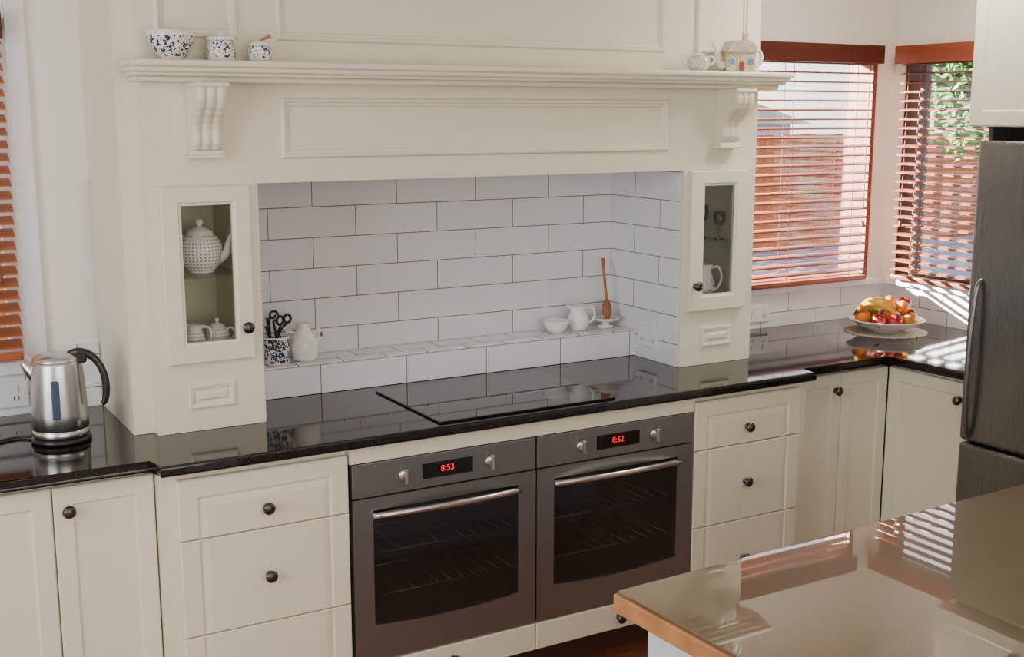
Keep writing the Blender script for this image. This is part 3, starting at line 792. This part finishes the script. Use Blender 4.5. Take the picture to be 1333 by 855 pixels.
utensil('curled_hook', 'black tool with a curled end standing in the crock', [(1.225, 3.59, ZL+.02), (1.222, 3.598, ZL+.09), (1.216, 3.600, ZL+.132)], [.004, .004, .004], curl)
utensil('peeler', 'dark metal tool leaning in the crock', [(1.20, 3.565, ZL+.02), (1.187, 3.56, ZL+.09), (1.18, 3.555, ZL+.125)], [.003, .004, .009])
# bird jug
bj = thing('bird_jug', 'white china jug shaped like a plump bird with brown beak', 'jug', (1.312, 3.590, ZL), math.radians(-30))
bm = B(); lathe(bm, sc([(0, 0), (.75, 0), (.9, .06), (1, .25), (.98, .45), (.8, .65), (.5, .8), (.38, .9), (.42, .97), (.34, 1), (.28, .96), (0, .9)], .046, .120)); put(bm, 'body', CER, bj)
bm = B(); tube(bm, [(.034, 0, .062), (.049, 0, .070), (.053, 0, .082), (.047, 0, .098), (.036, 0, .088)], [.011, .010, .008, .006, .004], 12); put(bm, 'neck', CER, bj)
bm = B(); tube(bm, [(.054, -.003, .092), (.056, -.005, .085), (.058, -.007, .076)], [.002, .005, .003], 10); put(bm, 'beak', mat('beak_brown', (.22, .10, .05), .3), bj)
bm = B(); tube(bm, [(-.028, 0, .085), (-.054, 0, .09), (-.058, 0, .06), (-.044, 0, .035)], .005, 10); put(bm, 'handle', CER, bj)

bowl('small_bowl', 'small white china bowl on the tiled ledge', (2.262, 3.585, ZL), .048, .045, CER)
jug('small white china jug on the tiled ledge', (2.362, 3.595, ZL), math.radians(-30), .041, .090, CER)
sr = thing('spoon_rest', 'white pierced china saucer on a foot', 'saucer', (2.486, 3.600, ZL))
bm = B(); lathe(bm, [(0, 0), (.030, 0), (.028, .006), (.014, .012), (.012, .018), (.038, .024), (.058, .036), (.056, .038), (.038, .029), (0, .027)], seg=40); put(bm, 'body', CHINA_P, sr)
bm = B()
tube(bm, [(2.484, 3.588, ZL+.032), (2.486, 3.590, ZL+.055), (2.489, 3.597, ZL+.085), (2.491, 3.602, ZL+.105)], [.010, .021, .018, .006], 14, flat=.45)
tube(bm, [(2.491, 3.601, ZL+.10), (2.494, 3.618, ZL+.16), (2.499, 3.640, ZL+.25)], [.006, .005, .0065], 10)
put(bm, 'wooden_spoon', WOOD, None, label='wooden spoon standing upright on the saucer', cat='spoon')

# ------------------------------------------------------------------ fruit bowl
FX, FY, FZ = 3.735, 3.40, .9205
bm = B(); seg = 96
v0 = bm.verts.new((0, 0, .0025)); r1 = []; r2 = []
for i in range(seg):
    a = 2*PI*i/seg; R = .160+.006*abs(math.sin(a*12))
    r1.append(bm.verts.new((math.cos(a)*R, math.sin(a)*R, .0022))); r2.append(bm.verts.new((math.cos(a)*R, math.sin(a)*R, 0)))
for i in range(seg):
    j = (i+1) % seg; bm.faces.new((v0, r1[i], r1[j])); bm.faces.new((r1[i], r2[i], r2[j], r1[j]))
bm.faces.new(r2[::-1])
put(bm, 'doily', spot_mat('woven_doily', (.42, .35, .28), [(.16, .12, .09), (.2, .16, .12)], 130, .34, .9), None, (FX, FY, FZ), label='round tan crocheted doily under the fruit bowl', cat='doily')
fb = thing('fruit_bowl', 'wide white china bowl filled with fruit', 'bowl', (FX, FY, FZ+.003))
bm = B(); lathe(bm, [(0, 0), (.06, 0), (.062, .004), (.07, .008), (.11, .022), (.140, .045), (.152, .050), (.151, .053), (.138, .049), (.108, .028), (.07, .013), (0, .012)], seg=96)
for v in bm.verts:
    r = math.hypot(v.co.x, v.co.y)
    if r > .145:
        k = 1+.02*abs(math.sin(math.atan2(v.co.y, v.co.x)*12)); v.co.x *= k; v.co.y *= k
put(bm, 'body', CER, fb)
APR = mat('apple_red', (.34, .015, .008), .28, var=.5, vscale=25)
APY = mat('apple_gold', (.50, .20, .03), .3, var=.35, vscale=25)
APG = mat('apple_green', (.18, .28, .03), .3, var=.2, vscale=25)
ORA = mat('orange_peel', (.66, .17, .008), .4, bump=.5, bscale=300)
BAN = mat('banana_peel', (.62, .30, .015), .4, var=.15, vscale=30)
STEM = mat('stem_brown', (.09, .05, .02), .7)
AP = [(0, .10), (.25, .02), (.5, 0), (.8, .15), (.98, .42), (1, .58), (.9, .8), (.65, .95), (.35, .98), (.15, .90), (0, .84)]
def apple(x, y, z, R, m, lab, name='apple'):
    o = thing(name, lab, name, (FX+x, FY+y, FZ+z), random.uniform(0, 6))
    o.rotation_euler = (random.uniform(-.4, .4), random.uniform(-.4, .4), 0)
    bm = B(); lathe(bm, sc(AP, R, R*1.8), seg=28); put(bm, 'flesh', m, o)
    bm = B(); tube(bm, [(0, 0, R*1.5), (.001, 0, R*1.75), (.004, 0, R*2.0)], .0013, 6); put(bm, 'stem', STEM, o)
apple(-.040, -.087, .026, .033, APR, 'shiny red apple in the fruit bowl')
apple(.035, -.090, .026, .034, APY, 'red and yellow apple in the fruit bowl')
apple(.100, -.037, .030, .034, APR, 'shiny red apple in the fruit bowl')
apple(.088, .045, .028, .035, APR, 'shiny red apple in the fruit bowl')
apple(.015, .088, .028, .034, APG, 'green apple in the fruit bowl')
apple(-.103, -.045, .032, .030, APR, 'dark red apple in the fruit bowl')
apple(.015, .0, .020, .036, APY, 'red and yellow apple amid the fruit')
apple(.070, -.022, .087, .029, APR, 'red apple on top of the fruit')
def orange(x, y, z, R):
    o = thing('orange', 'round orange in the fruit bowl', 'orange', (FX+x, FY+y, FZ+z))
    bm = B(); ball(bm, (0, 0, R), R, sc=(1, 1, .95)); put(bm, 'peel', ORA, o)
    bm = B(); lathe(bm, [(0, R*1.93), (.003, R*1.93), (.003, R*1.97), (0, R*1.98)], seg=8); put(bm, 'stem', STEM, o)
orange(-.098, .035, .032, .032); orange(.055, .035, .084, .028); orange(.012, -.072, .082, .027)
for k in range(3):
    o = thing('banana', 'ripe yellow banana lying over the other fruit', 'banana', (FX-.085+.031*k, FY-.020+.022*k, FZ+.112+(.004 if k == 1 else 0)), 2.2, group='bananas in the bowl')
    bm = B(); P = [(-.075, 0, -.026), (-.045, 0, 0.0), (0, 0, .012), (.045, 0, .002), (.072, 0, -.022)]
    tube(bm, P, [.006, .0145, .0165, .0145, .007], 8); put(bm, 'peel', BAN, o)
    bm = B(); tube(bm, [(.070, 0, -.020), (.078, 0, -.030), (.085, 0, -.040)], [.005, .004, .004], 6); put(bm, 'stem', STEM, o)

# ------------------------------------------------------------------ fridge + cabinet over
fr = thing('fridge', 'dark stainless steel fridge freezer with curved handle', 'fridge', (3.30, 2.662, 0), -PI/2)
bm = B(); box(bm, .004, .716, .056, .72, .04, 1.71); box(bm, .02, .70, .08, .70, .001, .04); put(bm, 'body', mat('fridge_grey', (.12, .12, .12), .4), fr)
bm = B(); box(bm, .003, .717, 0, .054, .705, 1.712, .014, seg=3); d1 = put(bm, 'door', FRIDGE, fr)
bm = B(); tube(bm, [(.055, .003, 1.26), (.053, -.018, 1.23), (.050, -.030, 1.10), (.048, -.032, .97), (.047, -.029, .84), (.047, -.016, .745), (.047, .003, .72)], [.006, .008, .009, .009, .009, .008, .006], 14, sm=5); put(bm, 'handle', FRH, d1)
bm = B(); box(bm, .003, .717, 0, .054, .06, .697, .014, seg=3); d2 = put(bm, 'freezer_door', FRIDGE, fr)
oc = thing('wall_cabinet', 'cream wall cabinet above the fridge', 'cabinet', (3.305, 2.708, 1.755), -PI/2)
bm = B(); box(bm, 0, .735, .0205, .74, 0, .744); put(bm, 'body', CREAM, oc)
front(oc, 'door', .002, .366, .002, .735, .335, .06, DOORP); front(oc, 'door', .370, .733, .002, .735, .40, .06, DOORP)
pn = B(); box(pn, 3.375, 4.045, 2.6625, 2.6795, .001, 1.754); put(pn, 'end_panel', DARK, None, label='dark end panel between bench and fridge', cat='panel')

# ------------------------------------------------------------------ island
isl = thing('kitchen_island', 'island bench with glossy tan top and timber edge', 'kitchen island', (1.226, 1.738, 0), math.radians(2.2))
bm = B(); box(bm, .006, 1.694, -1.014, -.006, .914, .9205, .0012); put(bm, 'countertop', ISLT, isl)
bm = B()
box(bm, 0, 1.70, -1.02, 0, .878, .9138, .003)
put(bm, 'edge_band', ISLE, isl)
bm = B(); box(bm, .045, 1.66, -.96, -.05, .10, .8775, .002); box(bm, .09, 1.6, -.92, -.09, .001, .10)
put(bm, 'body', ISLB, isl)

# ------------------------------------------------------------------ outside
bm = B(); box(bm, -20, 40, 3.95, 40, -.35, -.08); box(bm, 4.3, 40, -12, 3.95, -.35, -.08)
put(bm, 'ground_paving', mat('paving', (.10, .14, .20), .9, var=.15, vscale=2), kind='structure')
PAL = wood_mat('fence_timber', (.22, .066, .020), (.30, .098, .033), 2, .8, 3)
def fence(lab, p0, p1, z0, z1, name='timber_fence'):
    o = thing(name, lab, 'fence', (p0[0], p0[1], z0)); L = math.hypot(p1[0]-p0[0], p1[1]-p0[1]); o.rotation_euler = (0, 0, math.atan2(p1[1]-p0[1], p1[0]-p0[0]))
    bm = B(); n = int(L/.16)
    for i in range(n): box(bm, i*.16, i*.16+.157, -.01-.004*(i % 2), .01, 0, z1-z0+random.uniform(-.01, .01))
    put(bm, 'palings', PAL, o)
    bm = B()
    for z in (.3, (z1-z0)-.25): box(bm, 0, L, .011, .06, z, z+.08)
    put(bm, 'rails', PAL, o)
fence('brown timber paling fence across the yard', (4, 12.5), (20, 12.5), -.08, 1.50)
fence('brown timber paling side fence behind the tree', (16, 12), (16, -2), -.08, 1.50)
fence('tall brown timber screen added to block sun at the kettle window', (-4, 5.2), (1.35, 5.2), -.08, 2.75, 'sun_block_screen')  # added screen, keeps direct sun out of the left window
hs = thing('neighbour_house', 'pale neighbouring house with grey gable roof', 'house', (25, 30, -.08))
bm = B(); box(bm, -3, 3, 0, 6, 0, 1.5); put(bm, 'walls', mat('weatherboard', (.40, .39, .36), .8), hs)
bm = B(); prism(bm, [(-3.6, 1.5), (3.6, 1.5), (0, 2.5)], -.4, 6.4); put(bm, 'roof', mat('roof_grey', (.22, .28, .24), .7), hs)
tr = thing('garden_tree', 'leafy green garden tree outside the side window', 'tree', (10.9, 8.5, -.08))
bm = B(); tube(bm, [(0, 0, 0), (.05, 0, .9), (0, .05, 1.7), (.05, 0, 2.5)], [.10, .08, .07, .05], 10)
for a in range(5): tube(bm, [(0, 0, 1.5), (math.cos(a*1.3)*.4, math.sin(a*1.3)*.4, 2.1), (math.cos(a*1.3)*.9, math.sin(a*1.3)*.9, 2.7)], [.05, .03, .02], 6)
put(bm, 'trunk', mat('bark', (.10, .07, .05), .9), tr)
bm = B()
cl = [(math.cos(a)*r, math.sin(a)*r, z, s) for a, r, z, s in [(random.uniform(0, 6.28), random.uniform(0, 1.1), random.uniform(1.8, 3.4), random.uniform(.4, .7)) for _ in range(14)]]
for i in range(7500):
    c = random.choice(cl); d = Vector((random.gauss(0, 1), random.gauss(0, 1), random.gauss(0, 1))).normalized()*c[3]*random.uniform(.6, 1)
    p = Vector(c[:3])+d; u = Vector((random.gauss(0, 1), random.gauss(0, 1), random.gauss(0, 1))).normalized(); w = u.orthogonal().normalized()
    u *= .065; w *= .04
    bm.faces.new([bm.verts.new(p+q) for q in (u, w, -u, -w)])
fo = put(bm, 'foliage', mat('leaves', (.045, .14, .015), .6, var=.4, vscale=3), tr); fo['kind'] = 'stuff'

# ------------------------------------------------------------------ light
w = bpy.data.worlds.new('sky'); SC.world = w; w.use_nodes = True
nt = w.node_tree; bg = nt.nodes['Background']
sky = nt.nodes.new('ShaderNodeTexSky'); sky.sky_type = 'NISHITA'; sky.sun_disc = False
sky.sun_elevation = math.radians(30); sky.sun_rotation = math.radians(-40); sky.air_density = 1; sky.dust_density = 2
mx = nt.nodes.new('ShaderNodeMix'); mx.data_type = 'RGBA'; mx.inputs[0].default_value = .93
mx.inputs[7].default_value = (.97, .98, 1.0, 1)
nt.links.new(sky.outputs[0], mx.inputs[6]); nt.links.new(mx.outputs[2], bg.inputs[0]); bg.inputs[1].default_value = 3.4
def light(kind, name, loc, rot, energy, col, size=None):
    l = bpy.data.lights.new(name, kind); l.energy = energy; l.color = col
    if size: l.shape = 'RECTANGLE'; l.size, l.size_y = size
    o = bpy.data.objects.new(name, l); COL.objects.link(o); o.location = loc; o.rotation_euler = rot; return o
s = light('SUN', 'sun', (0, 10, 5), (0, 0, 0), 110, (1, .97, .92)); s.data.angle = math.radians(.3)
s.rotation_euler = Vector((.8, -1, -.40)).to_track_quat('-Z', 'Y').to_euler()
light('AREA', 'room_fill', (.6, -2.35, 1.6), (PI/2, 0, 0), 66, (1, .97, .93), (3.2, 1.7))  # added soft fill from behind the camera
light('AREA', 'overhead_fill', (1.0, .9, 2.46), (0, 0, 0), 12, (1, .96, .92), (2.2, 2.0))  # added broad overhead fill, no ceiling fitting modelled
light('AREA', 'corner_fill', (3.25, 2.7, 2.46), (0, 0, 0), 20, (1, .97, .90), (.5, .5))  # added fill to brighten the window corner, not a real fitting
light('AREA', 'side_fill', (-1.7, 1.6, 1.6), (0, -PI/2, 0), 54, (.90, .95, 1), (1.6, 1.8))  # added cool fill from the left, that wall has no window

# ------------------------------------------------------------------ camera
cam = bpy.data.cameras.new('camera'); co = bpy.data.objects.new('camera', cam); COL.objects.link(co)
co.location = (0, 0, 1.8); co.rotation_euler = (math.radians(90-10.22), 0, math.radians(-30.1))
cam.sensor_width = 36; cam.lens = 42.1; cam.clip_start = .05
SC.camera = co
